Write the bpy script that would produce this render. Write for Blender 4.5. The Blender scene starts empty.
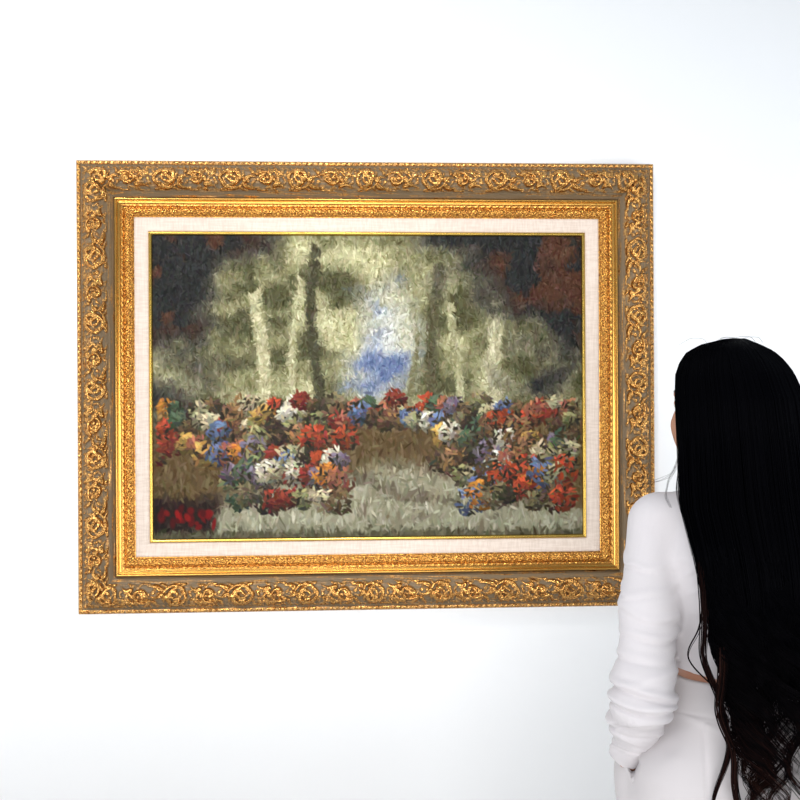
import bpy, math, random
import numpy as np
from mathutils import Vector, Matrix

random.seed(7)
rng = np.random.default_rng(11)
C = bpy.context.scene.collection
SC = bpy.context.scene

# ------------------------------------------------------------------ camera
FZ = 1.585                                   # height of the picture's centre
cam_d = bpy.data.cameras.new('camera'); cam = bpy.data.objects.new('camera', cam_d); C.objects.link(cam)
cam_d.sensor_width = 36; cam_d.lens = 36 * 1111 / 800; cam_d.clip_start = .05
yaw, pit, rol = math.radians(3.269), math.radians(-.053), math.radians(-.298)
F = Vector((math.sin(yaw) * math.cos(pit), math.cos(yaw) * math.cos(pit), math.sin(pit)))
R = Vector((math.cos(yaw), -math.sin(yaw), 0)); U = R.cross(F)
R2 = R * math.cos(rol) + U * math.sin(rol); U2 = U * math.cos(rol) - R * math.sin(rol)
m = Matrix((R2, U2, -F)).transposed().to_4x4()
m.translation = (-.0892, -3.0, FZ - .0369)
cam.matrix_world = m
SC.camera = cam

# ------------------------------------------------------------------ world, lights, exposure
SC.view_settings.view_transform = 'Standard'; SC.view_settings.look = 'None'
SC.view_settings.exposure = 0.0; SC.view_settings.gamma = 1.0; SC.view_settings.use_curve_mapping = False
w = bpy.data.worlds.new('world'); SC.world = w; w.use_nodes = True
w.node_tree.nodes['Background'].inputs[0].default_value = (.80, .90, 1, 1)
w.node_tree.nodes['Background'].inputs[1].default_value = .60

def area(name, loc, target, sx, sy, energy, col):
    l = bpy.data.lights.new(name, 'AREA'); l.shape = 'RECTANGLE'; l.size = sx; l.size_y = sy
    l.energy = energy; l.color = col
    o = bpy.data.objects.new(name, l); C.objects.link(o); o.location = loc
    o.rotation_euler = (Vector(target) - Vector(loc)).to_track_quat('-Z', 'Y').to_euler()
    return o
area('unseen_overhead_light', (-1.2, -2.4, 4.4), (-.6, -.9, 0), 3.2, 2.6, 52, (1, .985, .965))  # unseen soft area light, put in for highlights on the moulding tops
area('added_fill_left', (-4.6, -2.3, .95), (0, -.2, .55), 2.4, 1.9, 62, (.985, .99, 1))  # fill added from the left to whiten the wall, no window there
area('added_fill_right', (4.4, -2.3, .6), (0, 0, .2), 2.4, 1.4, 74, (.96, .98, 1))  # added area light lifting the right side of the wall, no window modelled
area('added_fill_rear', (-.3, -6.2, .95), (-.1, 0, .55), 4.2, 1.5, 205, (.98, .99, 1))  # unseen fill added behind the camera for her back and the lower wall

for lx, tx, e in ((-1.1, -.45, 26), (-.1, .25, 22)):            # two small spots added for glints on the gilding, aimed at the picture
    l = bpy.data.lights.new('added_spot', 'SPOT'); l.energy = e * 3.2; l.spot_size = math.radians(46); l.spot_blend = .9; l.shadow_soft_size = .09; l.color = (1, .95, .88)
    o = bpy.data.objects.new('added_spot', l); C.objects.link(o); o.location = (lx, -1.7, 3.1)
    o.rotation_euler = (Vector((tx, 0, 1.55)) - o.location).to_track_quat('-Z', 'Y').to_euler()

# ------------------------------------------------------------------ node helpers
class NT:
    def __init__(s, name):
        s.mat = bpy.data.materials.new(name); s.mat.use_nodes = True
        s.t = s.mat.node_tree; s.b = s.t.nodes['Principled BSDF']
    def n(s, typ, **kw):
        nd = s.t.nodes.new(typ)
        for k, v in kw.items():
            if k.startswith('i_'):
                nd.inputs[k[2:].replace('_', ' ')].default_value = v
            else: setattr(nd, k, v)
        return nd
    def l(s, a, b): s.t.links.new(a, b)
    def noise(s, scale, detail=4, rough=.5, coord='Object', stretch=None):
        tc = s.n('ShaderNodeTexCoord'); out = tc.outputs[coord]
        if stretch:
            mp = s.n('ShaderNodeMapping'); mp.inputs['Scale'].default_value = stretch; s.l(out, mp.inputs[0]); out = mp.outputs[0]
        nz = s.n('ShaderNodeTexNoise'); nz.inputs['Scale'].default_value = scale
        nz.inputs['Detail'].default_value = detail; nz.inputs['Roughness'].default_value = rough
        s.l(out, nz.inputs['Vector']); return nz
    def ramp(s, fac, stops):
        r = s.n('ShaderNodeValToRGB'); e = r.color_ramp.elements
        while len(e) < len(stops): e.new(.5)
        for el, (p, c) in zip(e, stops):
            el.position = p; el.color = tuple(c) + (1,) if len(c) == 3 else c
        s.l(fac, r.inputs[0]); return r
    def mix(s, fac, a, b):
        mx = s.n('ShaderNodeMix', data_type='RGBA')
        for val, sock in ((fac, mx.inputs[0]), (a, mx.inputs[6]), (b, mx.inputs[7])):
            if hasattr(val, 'links'): s.l(val, sock)
            else: sock.default_value = val if isinstance(val, float) else tuple(val) + (1,)
        return mx.outputs[2]
    def bump(s, h, strength, dist):
        bp = s.n('ShaderNodeBump'); bp.inputs['Strength'].default_value = strength; bp.inputs['Distance'].default_value = dist
        s.l(h, bp.inputs['Height']); s.l(bp.outputs[0], s.b.inputs['Normal'])
    def set(s, **kw):
        for k, v in kw.items():
            s.b.inputs[k.replace('_', ' ')].default_value = (tuple(v) + (1,)) if isinstance(v, tuple) and len(v) == 3 else v
        return s

def simple(name, col, rough=.5, metal=0., var=.06, scale=30, bump=0., spec=.5):
    t = NT(name); t.set(Roughness=rough, Metallic=metal, Specular_IOR_Level=spec)
    nz = t.noise(scale)
    c2 = tuple(max(0, c * (1 - var)) for c in col)
    t.l(t.mix(nz.outputs[0], col, c2), t.b.inputs['Base Color'])
    if bump: t.bump(nz.outputs[0], bump, .001)
    return t.mat

M = {}
M['wall'] = simple('white_wall_paint', (.88, .88, .885), .75, 0, .012, 6, .05, .2)
M['ceiling'] = simple('ceiling_paint', (.8, .8, .8), .8, 0, .02, 6)
M['far_wall'] = simple('warm_grey_wall_paint', (.16, .14, .12), .8)
t = NT('pale_floorboards'); t.set(Roughness=.45)
tc = t.n('ShaderNodeTexCoord'); br = t.n('ShaderNodeTexBrick')
br.inputs['Scale'].default_value = 1; br.inputs['Brick Width'].default_value = 1.6; br.inputs['Row Height'].default_value = .14
br.inputs['Mortar Size'].default_value = .002
br.inputs['Color1'].default_value = (.8, .78, .75, 1); br.inputs['Color2'].default_value = (.83, .81, .78, 1); br.inputs['Mortar'].default_value = (.08, .06, .05, 1)
t.l(tc.outputs['Object'], br.inputs['Vector'])
gn = t.noise(3, 6, .6, stretch=(1, 14, 1)); t.l(t.mix(gn.outputs[0], (.80, .78, .75), (.86, .84, .81)), br.inputs['Color1'])
t.l(br.outputs[0], t.b.inputs['Base Color']); M['floor'] = t.mat

def gilt(name, gold, gold2, patina, lo, hi, r0=.22, r1=.55):
    """antique gilding: gold leaf on the raised work, taupe wash left in the ground ('relief' attribute = carved height)"""
    t = NT(name)
    at = t.n('ShaderNodeAttribute', attribute_name='relief')
    nz = t.noise(55, 5, .65); nz2 = t.noise(210, 3, .6)
    ad = t.n('ShaderNodeMath', operation='MULTIPLY_ADD'); t.l(nz.outputs[0], ad.inputs[0]); ad.inputs[1].default_value = .9; 
    t.l(at.outputs['Fac'], ad.inputs[2])
    mr = t.n('ShaderNodeMapRange'); t.l(ad.outputs[0], mr.inputs[0])
    mr.inputs[1].default_value = lo + .45; mr.inputs[2].default_value = hi + .45
    r = t.ramp(nz2.outputs[0], [(.40, gold2), (.56, gold)])
    t.l(t.mix(mr.outputs[0], patina, r.outputs[0]), t.b.inputs['Base Color'])
    m1 = t.n('ShaderNodeMapRange'); t.l(mr.outputs[0], m1.inputs[0]); m1.inputs[3].default_value = .1; m1.inputs[4].default_value = .92
    t.l(m1.outputs[0], t.b.inputs['Metallic'])
    m2 = t.n('ShaderNodeMapRange'); t.l(mr.outputs[0], m2.inputs[0]); m2.inputs[3].default_value = r1; m2.inputs[4].default_value = r0
    t.l(m2.outputs[0], t.b.inputs['Roughness'])
    t.bump(nz2.outputs[0], .35, .0016)
    return t.mat
GOLD = (.60, .325, .095); GOLD2 = (.24, .09, .02); TAUPE = (.15, .102, .054)
M['outer'] = gilt('antique_gilt', GOLD, GOLD2, TAUPE, .12, .5)
M['inner'] = gilt('bright_gilt', (.62, .32, .07), (.30, .11, .025), (.15, .065, .02), -.3, .1, .26, .4)
M['step'] = simple('burnished_gilt', (.64, .36, .09), .24, 1., .22, 60)
M['fillet'] = simple('fillet_gilt', (.60, .40, .09), .25, 1., .15, 80)
t = NT('cream_linen'); t.set(Roughness=.9, Specular_IOR_Level=.15)
a_ = t.noise(260, 2, .5, stretch=(1, 1, .06)); b_ = t.noise(260, 2, .5, stretch=(.06, 1, 1))
ad = t.n('ShaderNodeMath', operation='ADD'); t.l(a_.outputs[0], ad.inputs[0]); t.l(b_.outputs[0], ad.inputs[1])
rr = t.ramp(ad.outputs[0], [(.0, (.57, .475, .405)), (1., (.66, .565, .495))]); mrr = t.n('ShaderNodeMapRange')
mrr.inputs[1].default_value = .8; mrr.inputs[2].default_value = 1.2; t.l(ad.outputs[0], mrr.inputs[0]); t.l(mrr.outputs[0], rr.inputs[0])
t.l(rr.outputs[0], t.b.inputs['Base Color']); t.bump(ad.outputs[0], .3, .0006); M['linen'] = t.mat
M['backing'] = simple('brown_backing_board', (.22, .15, .09), .8)
M['wire'] = simple('steel_hook', (.5, .5, .5), .3, 1.)

t = NT('oil_paint'); t.set(Roughness=.5, Specular_IOR_Level=.10)
at = t.n('ShaderNodeAttribute', attribute_name='paint'); nz = t.noise(300, 3, .6)
hs = t.n('ShaderNodeHueSaturation'); t.l(at.outputs['Color'], hs.inputs['Color'])
mv = t.n('ShaderNodeMapRange'); t.l(nz.outputs[0], mv.inputs[0]); mv.inputs[3].default_value = .60; mv.inputs[4].default_value = .82
t.l(mv.outputs[0], hs.inputs['Value']); t.l(hs.outputs[0], t.b.inputs['Base Color']); t.bump(nz.outputs[0], .15, .0005)
M['paint'] = t.mat

M['skin'] = simple('skin', (.42, .20, .125), .5, 0, .10, 40, .1)
t = NT('black_hair'); t.set(Roughness=.5, Specular_IOR_Level=.02)
at = t.n('ShaderNodeAttribute', attribute_name='tipness')
r = t.ramp(at.outputs['Fac'], [(.0, (.0003, .0003, .0009)), (.5, (.002, .0014, .0018)), (.8, (.015, .006, .005)), (1., (.040, .016, .011))])
t.l(r.outputs[0], t.b.inputs['Base Color']); M['hair'] = t.mat
def cloth(name, col, rib, amt):
    t = NT(name); t.set(Roughness=.95, Specular_IOR_Level=.1)
    try: t.b.inputs['Sheen Weight'].default_value = .15
    except Exception: pass
    nz = t.noise(rib, 3, .6, stretch=(1, 1, .35)); n2 = t.noise(9, 3)
    t.l(t.mix(n2.outputs[0], col, tuple(c * .965 for c in col)), t.b.inputs['Base Color'])
    t.bump(nz.outputs[0], amt, .0012); return t.mat
M['knit'] = cloth('white_ribbed_knit', (.60, .565, .577), 420, .35)
M['crepe'] = cloth('white_trouser_crepe', (.55, .515, .52), 700, .15)
M['shoe'] = simple('white_leather', (.75, .72, .7), .4)
M['sole'] = simple('tan_sole', (.3, .2, .12), .6)
M['eye_white'] = simple('eye_white', (.8, .78, .75), .15)
M['iris'] = simple('brown_iris', (.05, .025, .015), .15)
M['lip'] = simple('lip', (.4, .12, .1), .45)
M['metal'] = simple('brushed_aluminium', (.7, .7, .7), .35, 1.)
t = NT('lit_diffuser'); t.set(Emission_Strength=2.0); t.set(Emission_Color=(1, .985, .96)); t.set(Base_Color=(.8, .8, .8)); M['diffuser'] = t.mat

# ------------------------------------------------------------------ mesh helpers
def link(name, me, mat, parent=None, smooth=True):
    o = bpy.data.objects.new(name, me); C.objects.link(o)
    if mat: me.materials.append(mat)
    if smooth: me.shade_smooth()
    if parent: o.parent = parent
    return o
def npmesh(name, V, Q):
    me = bpy.data.meshes.new(name); V = np.asarray(V, np.float32); Q = np.asarray(Q, np.int32)
    k = Q.shape[1]
    me.vertices.add(len(V)); me.vertices.foreach_set('co', V.ravel())
    me.loops.add(Q.size); me.loops.foreach_set('vertex_index', Q.ravel())
    me.polygons.add(len(Q)); me.polygons.foreach_set('loop_start', np.arange(0, Q.size, k, dtype=np.int32))
    me.update(calc_edges=True); me.validate(); return me
def fattr(me, name, vals):
    a = me.attributes.new(name, 'FLOAT', 'POINT'); a.data.foreach_set('value', np.asarray(vals, np.float32))
def boxmesh(x0, x1, y0, y1, z0, z1):
    V = [(x, y, z) for x in (x0, x1) for y in (y0, y1) for z in (z0, z1)]
    return npmesh('box', V, [(0, 1, 3, 2), (4, 6, 7, 5), (0, 4, 5, 1), (2, 3, 7, 6), (0, 2, 6, 4), (1, 5, 7, 3)])
def struct(name, me, mat):
    o = link(name, me, mat, smooth=False); o['kind'] = 'structure'; return o
def empty(name, loc, label, cat, rz=0):
    o = bpy.data.objects.new(name, None); C.objects.link(o); o.location = loc; o.rotation_euler = (0, 0, rz)
    o['label'] = label; o['category'] = cat; return o

# ------------------------------------------------------------------ the room
o = struct('wall_back', boxmesh(-4, 3.2, 0, .12, 0, 3.4), M['wall'])
o['label'] = 'plain white gallery wall behind the picture'
struct('floor', boxmesh(-4, 3.2, -6.5, 0, -.08, 0), M['floor'])
struct('baseboard_back', boxmesh(-4, 3.2, -.014, -.0005, .0005, .09), M['ceiling'])

struct('added_dark_wall', boxmesh(-4, 3.2, -6.62, -6.5, 0, 3.4), M['far_wall'])  # unseen wall, added to give the gold something dark to reflect

# ------------------------------------------------------------------ the picture
W, H = 1.5352, 1.1913
PX = .95 / 376.0          # one photo pixel on the wall, in metres (about 2.7 mm)
pic = empty('framed_painting', (0, -.004, FZ - .002), 'large painting in a wide ornate gold frame with cream liner on the white wall', 'painting')

def fnoise(u, v, fr, seed):
    r = np.random.default_rng(seed); out = 0; amp = 1
    for o_ in range(4):
        g = r.random((int(fr * 2 ** o_) + 3, int(fr * 2 ** o_) + 3)); k = fr * 2 ** o_
        x = np.clip(u, 0, 1) * k; y = np.clip(v, 0, 1) * k; i = x.astype(int); j = y.astype(int); fx = x - i; fy = y - j
        fx = fx * fx * (3 - 2 * fx); fy = fy * fy * (3 - 2 * fy)
        out = out + amp * ((g[i, j] * (1 - fx) + g[i + 1, j] * fx) * (1 - fy) + (g[i, j + 1] * (1 - fx) + g[i + 1, j + 1] * fx) * fy - .5); amp *= .5
    return out
# ---- carved acanthus tile: 66 x 26 px repeat, strokes rasterised to a height map
TS = 5; TW, TH = 66, 26
def tile_map():
    nx, ny = TW * TS, TH * TS
    X, Y = np.meshgrid((np.arange(nx) + .5) / TS, (np.arange(ny) + .5) / TS, indexing='ij')
    Hm = np.zeros((nx, ny))
    def stroke(pts, w0, w1, h0, h1, groove=False):
        nonlocal Hm
        pts = np.array(pts, float); n = len(pts)
        for i in range(n - 1):
            a, b = pts[i], pts[i + 1]; u0, u1 = i / (n - 1), (i + 1) / (n - 1)
            for off in (-TW, 0, TW):
                ax = a[0] + off; bx = b[0] + off
                if max(ax, bx) < -8 or min(ax, bx) > TW + 8: continue
                dx, dy = bx - ax, b[1] - a[1]; L2 = dx * dx + dy * dy + 1e-9
                tt = np.clip(((X - ax) * dx + (Y - a[1]) * dy) / L2, 0, 1)
                d = np.hypot(X - ax - tt * dx, Y - a[1] - tt * dy)
                u = u0 + (u1 - u0) * tt
                wv = (w0 + (w1 - w0) * u) * 1.12; hv = h0 + (h1 - h0) * u
                q = np.clip(1 - (d / wv) ** 2, 0, 1)
                h = hv * np.sqrt(q)
                if groove: h -= hv * .5 * np.exp(-(d / (wv * .25)) ** 2)
                Hm = np.maximum(Hm, h)
    def spiral(cx, cy, r0, r1, a0, a1, w0, w1, h0, h1, sy=1., g=False, n=26):
        P = []
        for i in range(n):
            u = i / (n - 1); a = math.radians(a0 + (a1 - a0) * u); r = r0 + (r1 - r0) * u
            P.append((cx + r * math.cos(a), cy + r * math.sin(a) * sy))
        stroke(P, w0, w1, h0, h1, g)
    def leaf(x0, y0, x1, y1, bend, w, h):
        P = []
        nx_, ny_ = -(y1 - y0), (x1 - x0)
        for i in range(9):
            u = i / 8; b = bend * math.sin(u * math.pi)
            P.append((x0 + (x1 - x0) * u + nx_ * b, y0 + (y1 - y0) * u + ny_ * b))
        stroke(P, w, .5, h, h * .45, True)
    # big C scroll with an inner bud
    spiral(17, 12.8, 12.0, 9.0, 20, 300, 1.0, 2.4, .7, 1.0, .95, True)
    spiral(17, 12.5, 8.0, 3.5, -40, 150, 2.4, 1.4, .9, .8, .95, True)
    leaf(22, 15, 10, 14, .35, 2.6, 1.0); leaf(21, 17, 11, 20.5, -.2, 2.7, .95); leaf(17, 7, 12.5, 11, .2, 2.6, .95)
    leaf(23, 7, 18.5, 3.5, .2, 2.0, .75); leaf(25, 13, 27.5, 5, .15, 2.0, .75)
    # leafy S scroll between
    spiral(47, 14, 9.5, 2.6, 215, 600, 1.8, 1.3, .9, .85, .92)
    leaf(30, 21, 41, 22.5, .12, 2.7, 1.0); leaf(29, 15, 39, 13, -.25, 2.7, .95); leaf(36, 7, 31, 2.5, .15, 2.0, .8)
    leaf(41, 6, 49, 2.2, -.2, 2.2, .85); leaf(52, 5, 58, 9, -.25, 2.2, .9); leaf(46, 13, 51, 16, .3, 2.8, 1.0)
    leaf(56, 13, 64, 17, .2, 2.6, 1.0); leaf(57, 20, 68, 22.5, -.15, 2.4, .95); leaf(58, 3, 66, 5.5, .2, 2.0, .8)
    leaf(40, 24.3, 50, 24.6, .1, 1.5, .6); leaf(8, 24.5, 18, 25, .1, 1.4, .6); leaf(60, 9, 65, 12, .2, 1.6, .8)
    leaf(0, 2, 7, 1.6, .1, 1.3, .6); leaf(24, 22, 30, 25, .1, 1.6, .7)
    # small filler foliage between the scrolls
    rr = np.random.default_rng(3)
    for _ in range(60):
        x, y = rr.uniform(0, 66), rr.uniform(2, 24)
        if Hm[int(x * TS) % nx, int(y * TS)] > .3: continue
        a = rr.uniform(0, 6.28); ln = rr.uniform(3, 6)
        leaf(x, y, x + ln * math.cos(a), min(25, max(1, y + ln * math.sin(a))), rr.uniform(-.3, .3), rr.uniform(1.2, 1.9), rr.uniform(.4, .65))
    for x in range(3, 66, 6): leaf(x, 1.2, x + 3.2, 2.8, .2, .9, .5)
    return Hm
TM = tile_map()
def samp(tm, s, v, tw, th):
    x = (s % tw) * TS - .5; y = np.clip(v * TS - .5, 0, th * TS - 1.001)
    x0 = np.floor(x).astype(int); y0 = y.astype(int); fx = x - x0; fy = y - y0
    nx = tm.shape[0]; a = x0 % nx; b = (x0 + 1) % nx
    return (tm[a, y0] * (1 - fx) + tm[b, y0] * fx) * (1 - fy) + (tm[a, y0 + 1] * (1 - fx) + tm[b, y0 + 1] * fx) * fy

def moulding(name, d0, d1, nd, per_px, prof, mat, parent):
    """four mitred rails; prof(s px from rail centre, d px, rail length px) -> (height mm, relief 0..1)"""
    Vs, Qs, Rs = [], [], []; base = 0
    for side in range(4):
        Lm = (W if side % 2 == 0 else H); Lp = Lm / PX
        n = int(Lp * per_px)
        u = np.linspace(-1, 1, n)[:, None]; d = np.linspace(d0, d1, nd)[None, :]
        s = u * (Lp / 2 - d); d = d + 0 * s
        h, rel = prof(s, d, Lp)
        # closing edges down to the wall
        if side == 0:   x, z = s * PX, H / 2 - d * PX
        elif side == 1: x, z = W / 2 - d * PX, -s * PX
        elif side == 2: x, z = -s * PX, -H / 2 + d * PX
        else:           x, z = -W / 2 + d * PX, s * PX
        y = -h / 1000.
        V = np.stack([x, y, z], -1)
        first = V[:, :1].copy(); first[..., 1] = -.003 if d0 < 1 else first[..., 1] + .012
        last = V[:, -1:].copy(); last[..., 1] += .012
        V = np.concatenate([first, V, last], 1); rel = np.concatenate([rel[:, :1], rel, rel[:, -1:]], 1)
        k = V.shape[1]; idx = np.arange(n * k).reshape(n, k) + base
        Q = np.stack([idx[:-1, :-1], idx[:-1, 1:], idx[1:, 1:], idx[1:, :-1]], -1).reshape(-1, 4)
        Vs.append(V.reshape(-1, 3)); Qs.append(Q); Rs.append(rel.ravel()); base += n * k
    V = np.concatenate(Vs); Q = np.concatenate(Qs)
    me = npmesh(name, V, Q[:, ::-1]); fattr(me, 'relief', np.concatenate(Rs))
    return link(name, me, mat, parent)

def outer_prof(s, d, Lp):
    base = np.interp(d, [0, 1.2, 3.6, 5, 6, 8, 12, 18, 24, 28, 31, 32.5, 35, 37.2, 38], [40, 44, 44.5, 42, 40.5, 44, 53, 58, 54, 47, 40, 36.5, 31, 27.5, 16])
    phase = s * .95 + 20
    v = d - 5.6
    wv = np.clip(v + .6 * np.sin(s * .19 + 1) * np.sin(v * .25), 0, 25.9)
    orn = samp(TM, phase + 1.6 * np.sin(s * .071) + .6 * np.sin(v * .5 + s * .11), wv, TW, TH) * ((v > 0) & (v < 25.6))
    cr = fnoise((s / 1700 + .5) * 1.0 + .5 * 0, (d + 0 * s) / 38., 60, 17)
    h = base + orn * 10.5 + (cr * 1.0) * (d > 5)
    cord = np.clip(np.sin((s + .6 * d) * 2 * math.pi / 6.0), 0, 1) * np.exp(-((d - 2.3) / 1.1) ** 2)
    h = h + cord * 1.8
    rel = orn * .8 + cord * .6 + np.where(d < 4.4, .42, 0) + np.where((v > 0) & (v < 25.6), .06, 0)
    # corner leaf spine along the mitre
    e = np.abs(Lp / 2 - np.abs(s) - d)
    sp = np.clip(1 - e / 2.6, 0, 1) * np.clip((d - 5) / 4, 0, 1) * np.clip((29 - d) / 5, 0, 1)
    h = h + 0 * sp; rel = np.maximum(rel, sp * .5)
    mott = np.clip(fnoise(s / 1700 + .5, d / 76., 70, 23) * .7 + .1, 0, .5)
    rel = rel + np.where(d > 31.5, mott, mott * .6 * (d > 4.4))
    return h, rel
moulding('outer_moulding', 0, 38, 100, 2.1, outer_prof, M['outer'], pic)

def inner_prof(s, d, Lp):
    base = np.interp(d, [37.6, 38.0, 38.8, 40, 41, 41.6, 42.6, 44, 44.6, 46.5, 48, 48.4, 50.5, 53, 56, 56.8, 57.8],
                        [16, 33, 38.5, 38.8, 35.5, 33.2, 35.0, 34, 30, 29.0, 25.6, 27.5, 30.5, 30, 25, 21.6, 21])
    v = d - 48.2
    orn = samp(TM, s * 2.4 + Lp, np.clip(v * 3.0, 0, 25.9), TW, TH) * ((v > 0) & (v < 8.4))
    tw = np.clip(np.sin(s * 2 * math.pi / 7 + d * 1.2), 0, 1) * np.exp(-((d - 46.3) / 1.2) ** 2)
    return base + orn * 4.2 + tw * 1.4, np.where(v > 0, .1 + orn * .5, .55 + 0 * v) - .5 * np.exp(-((d - 46.3) / 1.5) ** 2) * (1 - tw)
moulding('inner_step', 37.6, 45.2, 30, 1.0, inner_prof, M['step'], pic)
moulding('inner_carved_band', 45.0, 57.8, 44, 1.9, inner_prof, M['inner'], pic)
def liner_prof(s, d, Lp): return np.interp(d, [57.4, 58, 71, 72.5], [21, 21.4, 17, 16.6]), 0 * d
moulding('linen_liner', 57.4, 72.6, 8, .12, liner_prof, M['linen'], pic)
def fillet_prof(s, d, Lp):
    return np.interp(d, [72.2, 72.4, 73.2, 74.2, 75.2, 76.0, 76.2], [17, 19, 20.6, 20.9, 19.6, 16, 14]), 0 * d
moulding('gilt_fillet', 72.2, 76.2, 16, .12, fillet_prof, M['fillet'], pic)
link('backing_board', boxmesh(-W / 2 + .03, W / 2 - .03, -.008, -.002, -H / 2 + .03, H / 2 - .03), M['backing'], pic, False)

# ---- canvas: an invented garden landscape in the same colours, laid down in brush strokes
cw, ch = W - 2 * 75.4 * PX, H - 2 * 75.4 * PX
NX, NZ = 660, 470
def lin(c): c = np.array(c, float) / 255; return np.where(c < .04045, c / 12.92, ((c + .055) / 1.055) ** 2.4)
def field(u, v):
    """colour (sRGB 0..255) of the invented landscape at u (left-right), v (top-bottom)"""
    n1 = fnoise(u, v, 5, 1); n2 = fnoise(u, v, 14, 2); n3 = fnoise(u, v, 4, 3)
    c = np.zeros(u.shape + (3,))
    def put(mask, col):
        nonlocal c
        mk = np.clip(mask, 0, 1)[..., None]; c = c * (1 - mk) + np.array(col, float) * mk
    c[:] = (134, 131, 94)
    put((.5 - v) * 1.2 + n1 * .7, (118, 116, 80)); put((v - .1) * .8 + n3, (164, 160, 124)); put(n2 * 3.2, (78, 77, 50)); put(-n2 * 2.8 - .1, (186, 182, 140))
    # distant sky between the trees
    sky = 1.5 - np.hypot((u - .53 - n3 * .05) / .085, (v - .36) / .22) * 1.2 + n2 * .8
    put(sky, (200, 202, 196)); put(sky * .9 - .62 + n2 * 1.3, (96, 112, 150))
    # pale tree trunks and dark trunks, standing at uneven places
    for x0, w_, col, top in ((.245, .016, (186, 180, 142), .16), (.33, .010, (170, 166, 128), .1), (.375, .013, (70, 68, 48), .05), (.655, .014, (84, 80, 56), .1), (.70, .010, (168, 164, 126), .2), (.80, .018, (192, 186, 150), .17), (.885, .009, (90, 86, 62), .3), (.60, .006, (120, 116, 84), .3)):
        xx = x0 + .012 * np.sin(v * 9 + x0 * 40)
        put((1.2 - np.abs(u - xx) / w_) * 2 * (v > top + n2 * .1), col)
    # dark foliage hanging in from both upper corners
    dl = .36 - u * 1.05 - v * .62 + n1 * .34 + n2 * .15; dr = .36 - (1 - u) * 1.1 - v * .60 + n1 * .34 - n2 * .15
    for dd in (dl, dr):
        put(dd * 9 + .4, (92, 88, 72)); put(dd * 9 - .3, (38, 39, 38)); put(np.clip(dd * 6 - .4, 0, 1) * np.clip(n2 * 5, 0, .8), (88, 52, 34))
    # flower bank
    bank = np.clip((v - .585 - n1 * .09) * 16, 0, 1)
    put(bank, (92, 74, 46))
    # pale garden path and stone edge
    path = np.clip((v - (.735 + .5 * np.abs(u - .52) ** 1.5 + n1 * .05)) * 16, 0, 1)
    put(path, (148, 144, 120)); put(path * np.clip(np.sin(v * 46 + n1 * 9) * 1.5 - .35 + n2, 0, .8), (92, 82, 66))
    low = np.clip((v - .9 - n2 * .03) * 25, 0, 1); put(low * .9, (148, 146, 122))
    put(np.clip((.17 - u + n2 * .03) * 30, 0, 1) * np.clip((v - .845 + n2 * .03) * 30, 0, 1), (34, 20, 16))
    put(np.clip((v - .967) * 60, 0, 1), (82, 78, 58))
    return c
img = np.zeros((NX, NZ, 3))
UU, VV = np.meshgrid((np.arange(NX) + .5) / NX, (np.arange(NZ) + .5) / NZ, indexing='ij')
img[:] = field(UU, VV)
FL = [(158, 66, 42), (176, 112, 50), (120, 50, 38), (92, 106, 138), (70, 86, 64), (196, 188, 166), (168, 134, 72), (128, 96, 66), (104, 94, 104), (84, 66, 48), (52, 44, 36), (126, 122, 84), (146, 92, 70), (150, 142, 112), (110, 100, 74), (60, 52, 40), (172, 160, 130), (96, 78, 54)]
def strokes(n, ln, wd, jitter, region=None, palette=None, mixp=1., seed=0, vert=.5):
    r = np.random.default_rng(seed)
    for _ in range(n):
        u, v = (r.random(), r.random()) if region is None else (region[0] + r.random() * (region[1] - region[0]), region[2] + r.random() * (region[3] - region[2]))
        i, j = int(u * NX), int(v * NZ); i = min(i, NX - 1); j = min(j, NZ - 1)
        if palette is None: col = img0[i, j] + r.normal(0, jitter, 1) * (.35 + img0[i, j].mean() / 180) + r.normal(0, jitter * .14, 3)
        else: col = np.array(palette[r.integers(len(palette))], float) * r.uniform(.6, 1.12)
        a = r.uniform(0, math.pi) if r.random() > vert else math.pi / 2 + r.normal(0, .25)
        L_, w_ = ln * r.uniform(.5, 1.4), wd * r.uniform(.6, 1.3); q = int(L_ + 2)
        i0, i1, j0, j1 = max(0, i - q), min(NX, i + q), max(0, j - q), min(NZ, j + q)
        X, Y = np.meshgrid(np.arange(i0, i1) - i, np.arange(j0, j1) - j, indexing='ij')
        p = X * math.cos(a) + Y * math.sin(a); s_ = -X * math.sin(a) + Y * math.cos(a) + .02 * p * p / max(L_, 1)
        mk = np.clip(1.3 - (p / L_) ** 2 - (s_ / w_) ** 2, 0, 1)[..., None] * mixp
        img[i0:i1, j0:j1] = img[i0:i1, j0:j1] * (1 - mk) + col * mk
img0 = img.copy()
strokes(5000, 15, 3.4, 15, seed=1)
strokes(6000, 7, 2.0, 17, seed=2)
strokes(9000, 4.5, 1.3, 22, (0, 1, 0, .62), None, .8, 12, .4)
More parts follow.
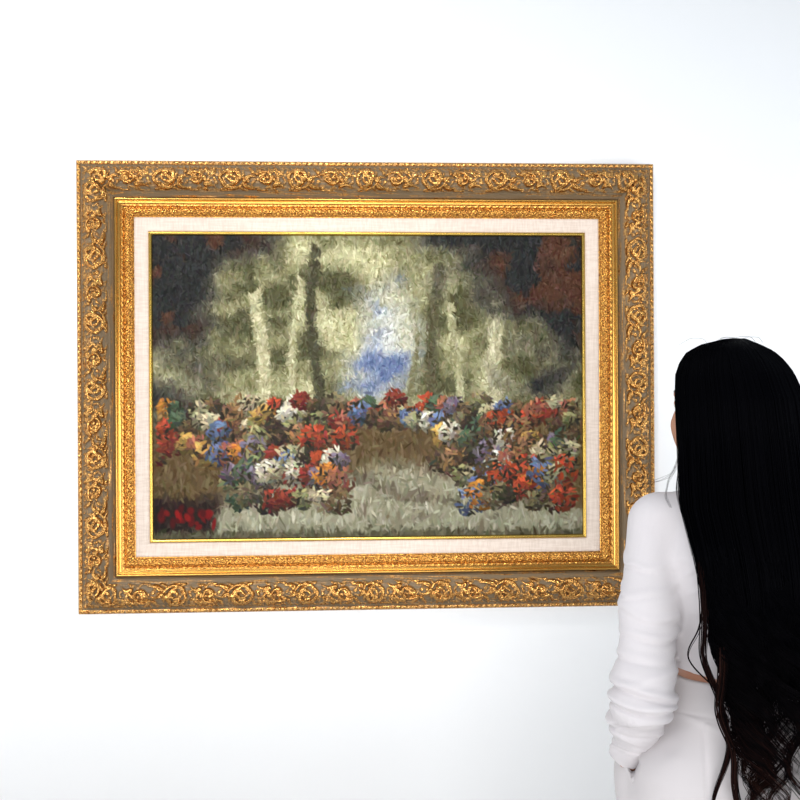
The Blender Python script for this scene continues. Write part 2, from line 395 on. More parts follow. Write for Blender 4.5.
def bloom(u0, v0, rad, col, n, r, squash=1.):
    # one flowering bush: dabs of a single hue, paler on its sunny upper left
    for _ in range(n):
        a = r.uniform(0, 6.28); q = math.sqrt(r.random()) * rad
        i = int(u0 * NX + q * math.cos(a)); j = int(v0 * NZ + q * math.sin(a) * squash)
        if not (8 < i < NX - 8 and 8 < j < NZ - 8): continue
        lt = 1 - .42 * (q / rad) * math.sin(a) - .16 * (q / rad) * math.cos(a)
        c = np.clip(np.array(col, float) * lt * r.uniform(.62, 1.08) + r.normal(0, 5, 3), 0, 250)
        if r.random() < .14: c = np.array((46, 40, 28), float) * r.uniform(.7, 1.3)
        an = r.uniform(0, math.pi); L_, w_ = r.uniform(3.5, 8), r.uniform(1.6, 3.0)
        X, Y = np.meshgrid(np.arange(max(0, i - 9), min(NX, i + 9)) - i, np.arange(max(0, j - 9), min(NZ, j + 9)) - j, indexing='ij')
        p = X * math.cos(an) + Y * math.sin(an); s_ = -X * math.sin(an) + Y * math.cos(an)
        mk = np.clip(1.3 - (p / L_) ** 2 - (s_ / w_) ** 2, 0, 1)[..., None]
        sl = (slice(max(0, i - 9), min(NX, i + 9)), slice(max(0, j - 9), min(NZ, j + 9)))
        img[sl] = img[sl] * (1 - mk) + c * mk
rb = np.random.default_rng(21)
for row, (v0, cnt, lo, hi, ra) in enumerate(((.575, 42, .0, 1., 17), (.62, 40, .0, 1., 20), (.675, 34, .0, 1., 22), (.735, 15, .12, .47, 24), (.735, 12, .66, .98, 24), (.80, 13, .16, .46, 25), (.80, 11, .70, .98, 25), (.87, 9, .18, .44, 22), (.87, 8, .72, .97, 22))):
    for k in range(cnt):
        u0 = lo + (hi - lo) * (k + rb.uniform(.1, .9)) / cnt
        if abs(u0 - .55) < .10 and v0 > .65: continue
        bloom(u0, v0 + rb.normal(0, .014), ra * rb.uniform(.55, 1.1), FL[rb.integers(len(FL))], 60, rb, rb.uniform(.8, 1.2))
strokes(24, 8, 5, 0, (.015, .14, .90, .96), [(150, 18, 16), (110, 10, 12)], .9, 9, .6)
img = np.clip(img, 0, 255)
lum = img.mean(-1); X = (UU - .5) * cw; Z = (.5 - VV) * ch
V = np.stack([X, -.0135 - lum / 255 * .0008, Z], -1).reshape(-1, 3)
idx = np.arange(NX * NZ).reshape(NX, NZ)
Q = np.stack([idx[:-1, :-1], idx[:-1, 1:], idx[1:, 1:], idx[1:, :-1]], -1).reshape(-1, 4)
me = npmesh('canvas', V, Q)
ca = me.color_attributes.new('paint', 'FLOAT_COLOR', 'POINT')
rgba = np.ones((NX * NZ, 4), np.float32); rgba[:, :3] = lin(img.reshape(-1, 3)); ca.data.foreach_set('color', rgba.ravel())
cv = link('canvas', me, M['paint'], pic)
cv['label'] = 'painted canvas in olive, cream, red and blue with dark upper corners'

# ------------------------------------------------------------------ signed-distance modelling for the figure
class Grid:
    def __init__(s, lo, hi, h):
        s.lo = np.array(lo, float); s.h = h; n = np.ceil((np.array(hi) - s.lo) / h).astype(int) + 1
        s.D = np.full(n, .2, np.float32); s.ax = [s.lo[i] + h * np.arange(n[i]) for i in range(3)]
    def sub(s, lo, hi):
        sl = []
        for i in range(3):
            a = max(0, int((lo[i] - s.lo[i]) / s.h)); b = min(len(s.ax[i]), int((hi[i] - s.lo[i]) / s.h) + 2); 
            if b <= a: return None, None
            sl.append(slice(a, b))
        P = np.meshgrid(*[s.ax[i][sl[i]] for i in range(3)], indexing='ij'); return tuple(sl), P
    def comb(s, sl, d, k, mode='add'):
        A = s.D[sl]
        if mode == 'add':
            hh = np.clip(.5 + .5 * (A - d) / k, 0, 1); s.D[sl] = A * (1 - hh) + d * hh - k * hh * (1 - hh)
        elif mode == 'cut':   # remove d<0
            hh = np.clip(.5 - .5 * (A + d) / k, 0, 1); s.D[sl] = A * (1 - hh) - d * hh + k * hh * (1 - hh)
    def cone(s, a, b, ra, rb, k=.012, mode='add', M_=None):
        a = np.array(a, float); b = np.array(b, float)
        mg = .03 + k; lo = np.minimum(a - ra, b - rb) - mg; hi = np.maximum(a + ra, b + rb) + mg
        sl, P = s.sub(lo, hi)
        if sl is None: return
        ab = b - a; L2 = float(ab @ ab) + 1e-12
        t_ = np.clip(((P[0] - a[0]) * ab[0] + (P[1] - a[1]) * ab[1] + (P[2] - a[2]) * ab[2]) / L2, 0, 1)
        d = np.sqrt((P[0] - a[0] - t_ * ab[0]) ** 2 + (P[1] - a[1] - t_ * ab[1]) ** 2 + (P[2] - a[2] - t_ * ab[2]) ** 2) - (ra + (rb - ra) * t_)
        s.comb(sl, d, k, mode)
    def ell(s, c, r, k=.012, rot=0., mode='add', tilt=0.):
        c = np.array(c, float); r = np.array(r, float); m_ = r.max() + .03 + k
        sl, P = s.sub(c - m_, c + m_)
        if sl is None: return
        x, y, z = P[0] - c[0], P[1] - c[1], P[2] - c[2]
        ca_, sa_ = math.cos(rot), math.sin(rot); x, y = x * ca_ + y * sa_, -x * sa_ + y * ca_
        if tilt: ct, st = math.cos(tilt), math.sin(tilt); y, z = y * ct + z * st, -y * st + z * ct
        k0 = np.sqrt((x / r[0]) ** 2 + (y / r[1]) ** 2 + (z / r[2]) ** 2) + 1e-9
        k1 = np.sqrt((x / r[0] ** 2) ** 2 + (y / r[1] ** 2) ** 2 + (z / r[2] ** 2) ** 2) + 1e-9
        s.comb(sl, k0 * (k0 - 1) / k1, k, mode)
    def loft(s, rows, k=.012, mode='add', power=2.0):
        """rows of (z, cx, cy, a, b): stacked ovals"""
        rows = sorted(rows); z_ = [r[0] for r in rows]; T_ = np.array(rows)
        lo = [(T_[:, 1] - T_[:, 3]).min() - .04, (T_[:, 2] - T_[:, 4]).min() - .04, z_[0] - .04]
        hi = [(T_[:, 1] + T_[:, 3]).max() + .04, (T_[:, 2] + T_[:, 4]).max() + .04, z_[-1] + .04]
        sl, P = s.sub(lo, hi)
        if sl is None: return
        zz = P[2]; cx, cy, a, b = [np.interp(zz, z_, T_[:, i]) for i in (1, 2, 3, 4)]
        q = (np.abs((P[0] - cx) / a) ** power + np.abs((P[1] - cy) / b) ** power) ** (1 / power)
        d = (q - 1) * np.minimum(a, b) * (.75 + .25 * np.minimum(a, b) / np.maximum(a, b))
        d = np.maximum(d, np.maximum(z_[0] - zz, zz - z_[-1])); s.comb(sl, d, k, mode)
    def halfcut(s, fn):   # keep fn(P) < 0
        P = np.meshgrid(*s.ax, indexing='ij', sparse=True); s.D = np.maximum(s.D, fn(*P).astype(np.float32))
    def mesh(s, name, smooth_it=1):
        D = s.D; nx, ny, nz = D.shape; ins = D < 0
        S = (ny * nz, nz, 1); cell = []; pos = []; quads = []
        for ax in range(3):
            A = np.take(ins, range(0, D.shape[ax] - 1), ax); B = np.take(ins, range(1, D.shape[ax]), ax)
            idx = np.argwhere(A != B); o1, o2 = [(1, 2), (2, 0), (0, 1)][ax]
            ok = (idx[:, o1] > 0) & (idx[:, o2] > 0) & (idx[:, o1] < D.shape[o1] - 1) & (idx[:, o2] < D.shape[o2] - 1); idx = idx[ok]
            if not len(idx): continue
            e = np.zeros(3, int); e[ax] = 1; j = idx + e
            da = D[tuple(idx.T)]; db = D[tuple(j.T)]; t_ = da / (da - db)
            p = idx.astype(float); p[:, ax] += t_
            e1 = np.zeros(3, int); e1[o1] = 1; e2 = np.zeros(3, int); e2[o2] = 1
            cs = [idx - e1 - e2, idx - e2, idx, idx - e1]
            ids = np.stack([c_ @ np.array(S) for c_ in cs], 1)
            for q_ in range(4): cell.append(ids[:, q_]); pos.append(p)
            fl = ~ins[tuple(idx.T)]; ids[fl] = ids[fl][:, ::-1]; quads.append(ids)
        cell = np.concatenate(cell); pos = np.concatenate(pos); quads = np.concatenate(quads)
        un, inv = np.unique(cell, return_inverse=True); inv = inv.ravel(); n = len(un); cnt = np.bincount(inv, minlength=n)
        V = np.stack([np.bincount(inv, pos[:, i], n) / cnt for i in range(3)], 1) * s.h + s.lo
        Q = np.searchsorted(un, quads)
        E = np.concatenate([Q[:, [0, 1]], Q[:, [1, 2]], Q[:, [2, 3]], Q[:, [3, 0]]])
        dg = np.bincount(E[:, 0], minlength=n) + np.bincount(E[:, 1], minlength=n)
        for it in range(smooth_it):
            for f_ in (.5, -.52):
                acc = np.stack([np.bincount(E[:, 0], V[E[:, 1], i], n) + np.bincount(E[:, 1], V[E[:, 0], i], n) for i in range(3)], 1) / np.maximum(dg, 1)[:, None]
                V = V + f_ * (acc - V)
        return V, Q
def vnormals(V, Q):
    fn = np.cross(V[Q[:, 2]] - V[Q[:, 0]], V[Q[:, 3]] - V[Q[:, 1]]); N = np.zeros_like(V)
    for i in range(3):
        for a in range(3): N[:, a] += np.bincount(Q[:, i], fn[:, a], len(V))
    return N / (np.linalg.norm(N, axis=1, keepdims=True) + 1e-12)

# ------------------------------------------------------------------ the visitor
PR = math.radians(-15)
per = empty('person', (.655, -1.0, 0), 'woman seen from behind, long black hair, white crop top and trousers, hand in pocket', 'person', PR)
HY = math.radians(35); HC = (-.038, .0); HS = .98      # head turned left, centre, size
fw = (-math.sin(HY), math.cos(HY)); rt = (math.cos(HY), math.sin(HY))
def hp(x, y, z):      # head-local (right, forward, height) -> body space
    x *= HS; y *= HS; z = 1.419 + (z - 1.43) * HS
    return (HC[0] + x * rt[0] + y * fw[0], HC[1] + x * rt[1] + y * fw[1], z)
SHO = (-.155, .0, 1.315); ELB = (-.183, -.115, 1.015); WRI = (-.208, -.008, .880); KNU = (-.186, .035, .822)
def mir(p, sx=1): return (p[0] * sx, p[1], p[2])

def body():
    g = Grid((-.30, -.22, .0), (.30, .22, 1.68), .0034)
    # torso
    g.loft([(.80, 0, -.01, .165, .105), (.88, 0, -.012, .172, .115), (.95, 0, -.005, .150, .10), (1.03, 0, 0, .122, .085), (1.08, 0, 0, .120, .084), (1.18, 0, 0, .130, .095), (1.27, 0, -.002, .138, .10), (1.32, 0, -.005, .125, .083), (1.352, 0, -.005, .085, .058)], .03)
    for sx in (-1, 1):
        g.ell((sx * .062, .075, 1.235), (.052, .05, .052), .03)
        g.ell((sx * .075, -.07, .86), (.085, .07, .085), .04)
        g.cone((0, -.005, 1.372), (sx * .14, 0, 1.318), .043, .040, .03)
        g.cone(mir(SHO, -sx), mir(ELB, -sx), .046, .038, .025); g.cone(mir(ELB, -sx), mir(WRI, -sx), .038, .019, .015)
        g.cone((sx * .088, .0, .83), (sx * .095, .012, .48), .088, .052, .03)
        g.cone((sx * .095, .012, .48), (sx * .098, -.015, .33), .050, .052, .03); g.cone((sx * .098, -.015, .33), (sx * .098, -.01, .085), .052, .034, .02)
        g.cone((sx * .098, -.025, .055), (sx * .105, .10, .035), .032, .026, .02); g.cone((sx * .105, .10, .035), (sx * .11, .15, .030), .026, .018, .015)
        # hand: palm, four fingers of different length and a thumb
        w_ = np.array(mir(WRI, -sx)); kn = np.array(mir(KNU, -sx)); 
        dr = kn - w_; dr /= np.linalg.norm(dr); side = np.array([0, dr[2], -dr[1]]); side /= np.linalg.norm(side) + 1e-9; inw = np.cross(dr, side); 
        if inw[0] * sx > 0: inw = -inw
        for q in (-.022, -.008, .008, .022): g.cone(w_ + side * q * .6, kn + side * q, .016, .0125, .01)
        for q, ln, in ((-.030, .056), (-.0095, .068), (.0105, .064), (.030, .050)):
            k0 = kn + side * q; k1 = k0 + (dr + side * q * 3) * ln * .5; k2 = k1 + (dr * .8 + inw * .5) * ln * .3; k3 = k2 + (dr * .5 + inw * .8) * ln * .25
            g.cone(k0, k1, .0095, .0085, .003); g.cone(k1, k2, .0085, .0078, .003); g.cone(k2, k3, .0078, .0065, .003)
        fs = -1 if side[1] < 0 else 1
        t0 = w_ + dr * .022 + side * fs * .018; t1 = t0 + side * fs * .022 + dr * .028 + inw * .01; t2 = t1 + dr * .028 + inw * .012 + side * fs * .004
        g.cone(t0, t1, .014, .0105, .006); g.cone(t1, t2, .0102, .008, .004)
    # neck and head
    g.cone((-.005, -.008, 1.34), hp(0, -.02, 1.47), .052, .05, .02)
    g.ell(hp(0, -.018, 1.568), (.075 * HS, .094 * HS, .088 * HS), .02, HY)
    g.ell(hp(0, .032, 1.52), (.064 * HS, .062 * HS, .088 * HS), .02, HY)
    g.cone(hp(0, .066, 1.447), hp(-.053, .016, 1.480), .020, .019, .02); g.cone(hp(0, .066, 1.447), hp(.053, .016, 1.480), .020, .019, .02)
    for sx in (-1, 1):
        g.cone(hp(sx * .034, .070, 1.520), hp(sx * .053, .045, 1.512), .018, .021, .015)      # cheek
        g.ell(hp(sx * .052, .030, 1.492), (.020, .032, .036), .02, HY)
        g.cone(hp(sx * .012, .093, 1.566), hp(sx * .042, .078, 1.568), .007, .007, .01)   # brow ridge
        g.ell(hp(sx * .031, .094, 1.549), (.016, .012, .010), .008, HY, 'cut')
        g.ell(hp(sx * .031, .0805, 1.549), (.0125, .012, .0115), .003, HY)           # eyeball under lids
        g.cone(hp(sx * .019, .0925, 1.5545), hp(sx * .043, .083, 1.5535), .0035, .003, .003)
        g.ell(hp(sx * .077, -.012, 1.535), (.007, .018, .031), .004, HY); g.ell(hp(sx * .083, -.008, 1.536), (.003, .010, .018), .003, HY, 'cut')
        g.cone(hp(sx * .006, .107, 1.505), hp(sx * .013, .100, 1.504), .006, .0065, .004)  # nostril wings
    g.cone(hp(0, .093, 1.562), hp(0, .113, 1.511), .0065, .0095, .008)
    g.cone(hp(-.017, .089, 1.481), hp(0, .0985, 1.483), .0035, .0055, .005); g.cone(hp(.017, .089, 1.481), hp(0, .0985, 1.483), .0035, .0055, .005)
    g.cone(hp(-.014, .089, 1.473), hp(.014, .089, 1.473), .005, .005, .005)
    return g.mesh('body', 1)
V, Q = body()
link('body', npmesh('body', V, Q), M['skin'], per)
def uvball(name, c, r, mat, parent, sc=(1, 1, 1)):
    n, mseg = 16, 24
    Vv = [(c[0] + r * sc[0] * math.sin(a) * math.cos(b), c[1] + r * sc[1] * math.sin(a) * math.sin(b), c[2] + r * sc[2] * math.cos(a)) for a in np.linspace(.02, math.pi - .02, n) for b in np.linspace(0, 2 * math.pi, mseg, endpoint=False)]
    Qq = [(i * mseg + j, (i + 1) * mseg + j, (i + 1) * mseg + (j + 1) % mseg, i * mseg + (j + 1) % mseg) for i in range(n - 1) for j in range(mseg)]
    return link(name, npmesh(name, Vv, Qq), mat, parent)
def tubes(paths, radii, sides=3):
    """paths (N,K,3), radii (N,K) -> V,Q"""
    N, K, _ = paths.shape
    T = np.gradient(paths, axis=1); T /= np.linalg.norm(T, axis=2, keepdims=True) + 1e-9
    ref = np.zeros_like(T); ref[..., 1] = 1; A = np.cross(T, ref); A /= np.linalg.norm(A, axis=2, keepdims=True) + 1e-6; B = np.cross(T, A)
    ring = [paths + radii[..., None] * (A * math.cos(a) + B * math.sin(a)) for a in np.linspace(0, 2 * math.pi, sides, endpoint=False)]
    V = np.stack(ring, 2).reshape(-1, 3); idx = np.arange(N * K * sides).reshape(N, K, sides)
    nx = np.roll(idx, -1, 2)
    Q = np.stack([idx[:, :-1], nx[:, :-1], nx[:, 1:], idx[:, 1:]], -1).reshape(-1, 4); return V, Q
for sx in (-1, 1):
    e = uvball('eye', hp(sx * .031, .083, 1.549), .0118, M['eye_white'], per)
    uvball('iris', hp(sx * .032, .0905, 1.549), .0055, M['iris'], e)
    pth = np.array([[hp(sx * (.014 + .034 * u), .1005 - .022 * u * u, 1.569 + .006 * math.sin(u * 2.6)) for u in np.linspace(0, 1, 10)]])
    vv, qq = tubes(pth, np.linspace(.0032, .0012, 10)[None, :], 6); link('eyebrow', npmesh('eyebrow', vv, qq), M['iris'], per)

# ---- crop top
def noise1(x, seed):
    r = np.random.default_rng(seed); g = r.random(400); i = np.floor(x).astype(int) % 399; f_ = x - np.floor(x); f_ = f_ * f_ * (3 - 2 * f_); return g[i] * (1 - f_) + g[i + 1] * f_
def crop_top():
    g = Grid((-.31, -.21, .84), (.31, .17, 1.42), .003)
    g.loft([(1.00, 0, 0, .130, .096), (1.05, 0, 0, .131, .097), (1.10, 0, -.001, .132, .097), (1.18, 0, -.004, .142, .108), (1.26, 0, -.006, .152, .114), (1.31, 0, -.006, .140, .098), (1.350, 0, -.006, .128, .072), (1.398, 0, -.006, .070, .060)], .03)
    for sx in (-1, 1):
        g.ell((sx * .062, .082, 1.235), (.056, .052, .056), .03)
        g.cone((sx * .05, -.006, 1.341), (sx * .142, 0, 1.318), .046, .050, .02)
        S_, E_, W_ = [np.array(mir(p, -sx)) for p in (SHO, ELB, WRI)]
        g.cone(S_, S_ * .5 + E_ * .5, .053, .052, .018); g.cone(S_ * .5 + E_ * .5, E_, .052, .046, .02)
        g.cone(E_, W_ * .45 + E_ * .55, .046, .037, .02); g.cone(W_ * .45 + E_ * .55, W_, .037, .031, .02)
        # soft rolls where the sleeve bunches
        for u, r_, off in ((-.14, .050, 0), (.10, .051, -.002), (.42, .042, 0)):
            base = E_ + (S_ - E_) * max(0, -u) + (W_ - E_) * max(0, u)
            g.ell(base + np.array([0, off, 0]), (r_, r_, .016), .03, 0, 'add', .25 if u > 0 else 0.)
        dr = W_ - E_; dr /= np.linalg.norm(dr)
        g.ell(W_ - dr * .012, (.035, .035, .012), .018, 0, 'add', -.6)
    # hem, rising a little to her left; sleeve ends; open neck
    def cut(x, y, z):
        hem = (1.040 - .10 * (x + .05) - z); hem = np.where(np.abs(x) > .142, -1, hem + 0 * x)
        hem = np.where((np.abs(x) > .128) & (np.abs(x) <= .142), np.minimum(hem, (.142 - np.abs(x)) * 3), hem)
        return hem
    P = np.meshgrid(*g.ax, indexing='ij')
    arm = np.full(g.D.shape, 9., np.float32)
    for sx in (-1, 1):
        for a, b, ra, rb in ((SHO, ELB, .056, .060), (ELB, WRI, .060, .042)):
            a = np.array(mir(a, -sx)); b = np.array(mir(b, -sx)); ab = b - a
            t_ = np.clip(((P[0] - a[0]) * ab[0] + (P[1] - a[1]) * ab[1] + (P[2] - a[2]) * ab[2]) / (ab @ ab), 0, 1)
            arm = np.minimum(arm, np.sqrt(sum((P[i] - a[i] - t_ * ab[i]) ** 2 for i in range(3))) - (ra + (rb - ra) * t_))
        W_, E_ = np.array(mir(WRI, -sx)), np.array(mir(ELB, -sx)); dr = W_ - E_; dr /= np.linalg.norm(dr)
        end = sum((P[i] - W_[i]) * dr[i] for i in range(3)) + .003
        g.D = np.maximum(g.D, np.where((P[0] * sx > .12) & (P[2] < 1.0), end, -1)).astype(np.float32)
    hem = 1.049 - .11 * (P[0] + .06) - P[2]
    g.D = np.maximum(g.D, np.minimum(hem, arm + .002)).astype(np.float32)
    g.ell((0, .02, 1.404), (.058, .060, .030), .006, 0, 'cut')
    V, Q = g.mesh('top', 1); N = vnormals(V, Q)
    disp = np.zeros(len(V))
    for sx in (-1, 1):
        m_ = (V[:, 0] * sx > .118)
        # coordinate down the arm: 0 shoulder .. 1 elbow .. 1.6 wrist
        z = V[:, 2]; x = V[:, 0] * sx; y = V[:, 1]
        ang = np.arctan2(y + .03, x - .17)
        fold = 0
        for zc, tl, am, wd, ph in ((1.245, .18, .0022, .007, 0), (1.205, -.10, .0030, .007, 1), (1.165, .12, .0038, .008, 2), (1.130, -.06, .0030, .007, 2.6), (1.095, .10, .0036, .008, .5), (1.062, -.12, .0040, .008, 1.4), (1.035, .16, .0046, .008, 3.), (1.008, .06, .0050, .008, 4.), (.978, -.10, .0040, .007, 5), (.955, .2, .0038, .006, 1), (.932, .12, .0036, .006, 2.), (.912, .02, .0036, .005, 3), (.896, .1, .003, .004, 3)):
            zz = zc + tl * (x - .17) + .006 * np.sin(ang * 2 + ph) + .003 * np.sin(ang * 5 + ph * 3)
            env = .35 + .65 * np.clip(np.cos(ang - ph * 1.3) * .7 + .5, 0, 1)
            fold = fold + am * (1.3 if zc > 1.07 else 1.45) * env * (np.exp(-((z - zz) / wd) ** 2) - .8 * np.exp(-((z - zz + wd * 1.3) / (wd * .55)) ** 2))
        disp += np.where(m_, fold, 0)
    # drag lines from the armpit over the back
    for x0, z0, sl_, am in ((-.118, 1.22, .9, .0016), (-.118, 1.19, .5, .0016), (-.118, 1.16, .1, .0012), (-.115, 1.27, 1.6, .0014)):
        for sg in (1, -1):
            xx = V[:, 0] * sg; dd = (V[:, 2] - (z0 + sl_ * (xx - x0))) ; disp += am * np.exp(-(dd / .006) ** 2) * np.exp(-((xx - x0 - .03) / .03) ** 2) * (np.abs(xx) < .14)
    hb = np.abs(V[:, 2] - (1.049 - .11 * (V[:, 0] + .06)) - .006) < .002
    disp += np.where((np.abs(V[:, 0]) < .125), .0012 * np.exp(-((V[:, 2] - (1.063 - .11 * (V[:, 0] + .06))) / .003) ** 2) * -1, 0)
    V = V + N * disp[:, None]
    return V, Q
V, Q = crop_top()
top = link('crop_top', npmesh('crop_top', V, Q), M['knit'], per); top['label'] = 'white ribbed long-sleeved crop top'

# ---- trousers
def trousers():
    g = Grid((-.31, -.22, .02), (.31, .20, 1.06), .0036)
    g.loft([(.72, 0, 0, .224, .14), (.80, 0, -.002, .222, .142), (.88, 0, -.006, .216, .142), (.92, 0, -.006, .198, .135), (.96, 0, -.004, .172, .122), (1.00, 0, -.002, .147, .107), (1.032, 0, 0, .131, .096), (1.05, 0, 0, .129, .095)], .02)
    for sx in (-1, 1):
        g.ell((sx * .080, -.085, .85), (.095, .075, .09), .05)
        g.loft([(.03, sx * .115, .0, .098, .105), (.25, sx * .113, 0, .102, .11), (.50, sx * .112, .0, .108, .12), (.75, sx * .108, 0, .114, .135)], .02)
        g.ell((sx * .204, .05, .835), (.030, .07, .075), .03)
        # slit pocket opening
        for y_ in np.arange(-.09, .03, .012): g.cone((sx * .203, y_, .885), (sx * .200, y_, .852), .015, .002, .003, 'cut')
    g.halfcut(lambda x, y, z: z - (1.038 + .0 * x + 0 * y))
    V, Q = g.mesh('trousers', 1); N = vnormals(V, Q); x, y, z = V.T
    disp = .0016 * (np.exp(-((z - .985) / .0025) ** 2)) * -1 * (z > .9)
    for sx in (-1, 1):
        disp += -.0018 * np.exp(-((x - sx * (.078 + .02 * (z - .9))) / .003) ** 2) * (z < .975) * (z > .80)  # dart
        disp += .0012 * np.exp(-((x - sx * (.070 + .02 * (z - .9))) / .010) ** 2) * (z < .975)
        disp += -.0022 * np.exp(-((x * sx - .135) / .02) ** 2) * np.exp(-((z - .93 + .5 * (x * sx - .135)) / .012) ** 2)
        disp += .003 * np.sin(x * 60 + z * 9) * np.clip((.85 - z) * 3, 0, 1)
    disp += .0018 * np.exp(-((z - .955 - .25 * np.abs(x)) / .006) ** 2) * (y < 0)
    return V + N * disp[:, None], Q
V, Q = trousers()
tr = link('trousers', npmesh('trousers', V, Q), M['crepe'], per); tr['label'] = 'high-waisted white trousers with slit side pockets'
for sx in (-1, 1):
    g = Grid((-.17 , -.10, -.002), (.17, .20, .14), .004)
    g.cone((sx * .098, -.03, .035), (sx * .105, .10, .026), .040, .036, .02); g.cone((sx * .105, .10, .026), (sx * .112, .165, .022), .036, .02, .02)
    g.cone((sx * .098, -.02, .04), (sx * .098, -.012, .085), .040, .042, .02)
    g.halfcut(lambda x, y, z: .012 - z + 0 * x + 0 * y); g.halfcut(lambda x, y, z: z - .085 + 0 * x + 0 * y)
    V, Q = g.mesh('shoe', 1); s_ = link('shoe', npmesh('shoe', V, Q), M['shoe'], per)
    rr_ = []
    for a in np.linspace(0, 2 * math.pi, 40, endpoint=False):
        y = .065 + .128 * math.sin(a); rr_.append((sx * (.104 + .04 * (y - .06)) + .040 * math.cos(a) * (1 - .25 * math.cos(a * 0) * abs(math.sin(a))), y))
    Vv = [(x, y, z) for z in (0, .014) for x, y in rr_] + [(sx * .104, .065, 0), (sx * .104, .065, .014)]
    Qq = [(i, (i + 1) % 40, 40 + (i + 1) % 40, 40 + i) for i in range(40)]
    me = bpy.data.meshes.new('sole'); me.from_pydata(Vv, [], Qq + [(80, (i + 1) % 40, i) for i in range(40)] + [(81, 40 + i, 40 + (i + 1) % 40) for i in range(40)])
    link('sole', me, M['sole'], s_, False)

# ---- hair: a solid mass plus several thousand waved strands gathered in locks
HZ =  [.70, .78, .85, .95, 1.03, 1.142, 1.238, 1.282, 1.354, 1.40, 1.475, 1.546, 1.590, 1.613, 1.632, 1.646, 1.655]
HXL = [.02, .012, .002, -.018, -.040, -.072, -.090, -.099, -.115, -.117, -.118, -.120, -.118, -.110, -.097, -.070, -.030]
HXR = [.10, .115, .125, .135, .14, .14, .138, .136, .128, .122, .112, .102, .085, .070, .050, .022, .0]
HYB = [-.21, -.212, -.212, -.195, -.17, -.165, -.165, -.16, -.148, -.140, -.130, -.125, -.113, -.098, -.082, -.06, -.03]
HYF = [-.16, -.165, -.165, -.13, -.105, -.105, -.105, -.095, -.03, .0, .035, .065, .085, .088, .08, .06, .03]
def sect(z):
    xl, xr, yb, yf = [np.interp(z, HZ, q) for q in (HXL, HXR, HYB, HYF)]
    return (xl + xr) / 2, (xr - xl) / 2, (yb + yf) / 2, (yf - yb) / 2
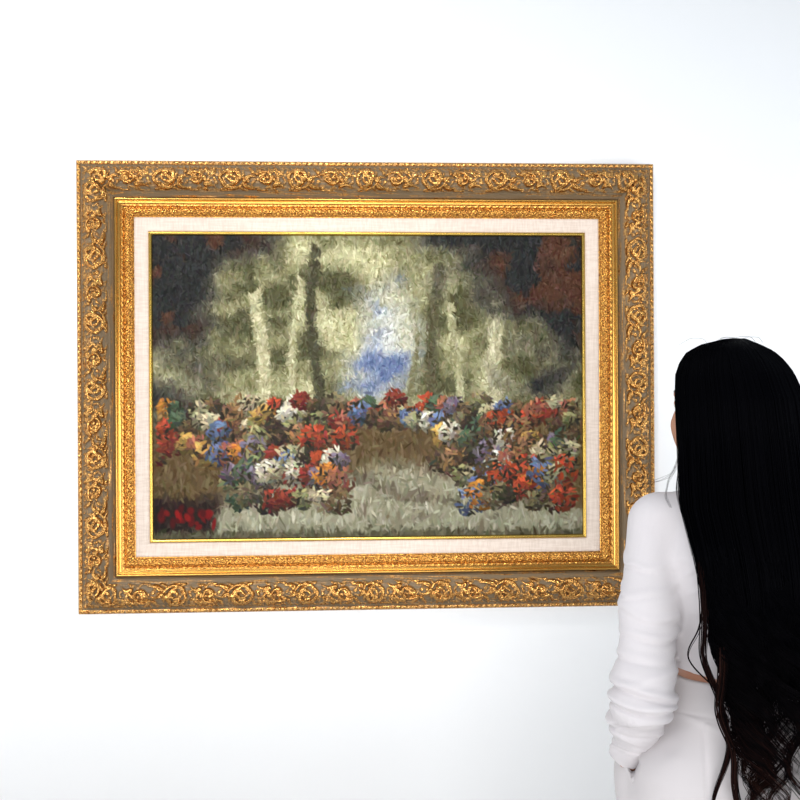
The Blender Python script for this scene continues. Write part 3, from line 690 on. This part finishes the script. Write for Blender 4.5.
def hair():
    g = Grid((-.17, -.26, .93), (.19, .16, 1.70), .0045)
    rows = []
    for z in np.linspace(1.05, 1.653, 60):
        cx, a, cy, b = sect(z); f_ = .93 * min(1, .4 + (z - 1.05) * 2.5); rows.append((z, cx, cy, max(a * f_, .004), max(b * f_, .004)))
    g.loft(rows, .01)
    # open the face: clear everything in front of the hairline
    P = np.meshgrid(*g.ax, indexing='ij'); fx = (P[0] - HC[0]) * fw[0] + (P[1] - HC[1]) * fw[1]; lx = (P[0] - HC[0]) * rt[0] + (P[1] - HC[1]) * rt[1]
    face = np.maximum(.030 - fx + .35 * np.clip(P[2] - 1.56, 0, .1), P[2] - 1.600 + 0 * fx)
    g.D = np.maximum(g.D, -face).astype(np.float32)
    Vc, Qc = g.mesh('hair', 2)
    paths, rad, tip = [], [], []
    K = 64; r = np.random.default_rng(5)
    nl = 95
    for L in range(nl):
        ph0 = math.radians(r.uniform(165, 375)); dep = r.uniform(.80, 1.0) ; 
        left = math.degrees(ph0) < 205
        zt = (r.uniform(.91, 1.03) if r.random() < .72 else r.uniform(.77, .87)) if not left else r.uniform(.86, 1.0)
        ztop = 1.654
        A = r.uniform(.016, .034); wl = r.uniform(.085, .13); p0 = r.uniform(0, 6.28); ns = 38
        start = r.uniform(1.12, 1.30)
        spread = r.uniform(.08, .17)
        u = np.linspace(0, 1, K)
        zl = zt
        for s in range(ns):
            zt = zl + min(.38, r.exponential(.11)) * (zl < 1.0); z0 = ztop - (ztop - zt) * (u ** .92)
            dph = r.normal(0, spread); dd = r.normal(0, .035)
            cl = np.clip((start - z0) / (start - zl), 0, 1)
            cx, a, cy, b = sect(z0)
            ph = ph0 + dph * (1 - .92 * cl); ddp = dep + dd * (1 - .5 * cl) - .03
            q = ddp + (1.0 - ddp) * np.clip((z0 - 1.25) / .25, 0, 1) * .9
            wv = A * cl ** .7 * (1 + .2 * dd)
            kz = 2 * math.pi * (z0 + r.normal(0, .003)) / wl + p0
            x = cx + a * q * np.cos(ph) + wv * np.sin(kz) + r.normal(0, .0012)
            y = cy + b * q * np.sin(ph) + wv * .8 * np.cos(kz) * np.clip(cl * 2, 0, 1) - .004 * cl
            zz = z0 + r.normal(0, .008) * cl
            paths.append(np.stack([x, y, zz], 1)); rad.append(np.interp(u, [0, .8, 1], [.0011, .0010, .0003])); tip.append(np.clip((1.18 - z0) / .3, 0, 1) * r.uniform(.3, 1.1))
    # named stray waves at the left edge and flyaways by the neck
    def stray(pts, n, spr, rr_=.0007):
        pts = np.array(pts, float); tt = np.linspace(0, 1, len(pts)); uu = np.linspace(0, 1, K)
        # smooth interpolation
        base = np.stack([np.interp(uu, tt, pts[:, i]) for i in range(3)], 1)
        for _ in range(30):
            base[1:-1] = .25 * base[:-2] + .5 * base[1:-1] + .25 * base[2:]
        for _ in range(n):
            o_ = r.normal(0, spr, 3); o2 = r.normal(0, spr * .6, 3)
            paths.append(base + o_[None, :] * (1 - .7 * uu[:, None]) + o2 * np.sin(uu * 5 + r.uniform(0, 3))[:, None] * .6); rad.append(np.interp(uu, [0, .8, 1], [rr_, rr_, .0002])); tip.append(np.full(K, r.uniform(.3, .9)))
    stray([(-.085, -.14, 1.26), (-.078, -.15, 1.18), (-.080, -.15, 1.13), (-.088, -.15, 1.10), (-.066, -.155, 1.06), (-.050, -.16, 1.02), (-.046, -.165, .985), (-.036, -.17, .955), (-.050, -.175, .915), (-.066, -.18, .885), (-.070, -.18, .855)], 38, .0035)
    stray([(-.08, -.14, 1.20), (-.085, -.15, 1.15), (-.105, -.152, 1.12), (-.108, -.153, 1.10), (-.094, -.155, 1.08), (-.07, -.16, 1.06), (-.055, -.16, 1.04)], 10, .0015, .0006)
    stray([(-.05, -.16, 1.12), (-.048, -.165, 1.06), (-.062, -.165, 1.02), (-.048, -.17, .98), (-.028, -.18, .95), (-.038, -.19, .90), (-.026, -.19, .86), (-.012, -.19, .82), (-.022, -.19, .77)], 40, .004)
    stray([(-.112, -.03, 1.46), (-.114, -.05, 1.42), (-.120, -.07, 1.38), (-.112, -.09, 1.34)], 10, .003, .0004)
    stray([(-.112, -.03, 1.45), (-.125, -.04, 1.41), (-.150, -.05, 1.40), (-.175, -.06, 1.392)], 3, .004, .0003)
    stray([(-.112, -.03, 1.44), (-.135, -.04, 1.40), (-.140, -.05, 1.37), (-.13, -.06, 1.35)], 4, .004, .0003)
    for _ in range(5):
        a0 = r.uniform(-.09, .07); 
        stray([(a0, -.03, 1.645), (a0 - .008, -.03, 1.655), (a0 - .03, -.03, 1.657), (a0 - .05, -.03, 1.645)], 1, .002, .0003)
    paths = np.array(paths); rad = np.array(rad); tip = np.array(tip)
    # drop strands out of the face opening
    Vs, Qs = tubes(paths, rad, 3)
    V = np.concatenate([Vc, Vs]); Q = np.concatenate([Qc, Qs + len(Vc)])
    at_ = np.concatenate([np.zeros(len(Vc)), np.repeat(tip[..., None], 3, 2).ravel()])
    me = npmesh('hair', V, Q); fattr(me, 'tipness', at_)
    return me
hr = link('hair', hair(), M['hair'], per); hr['label'] = 'very long black wavy hair with dark brown tips'
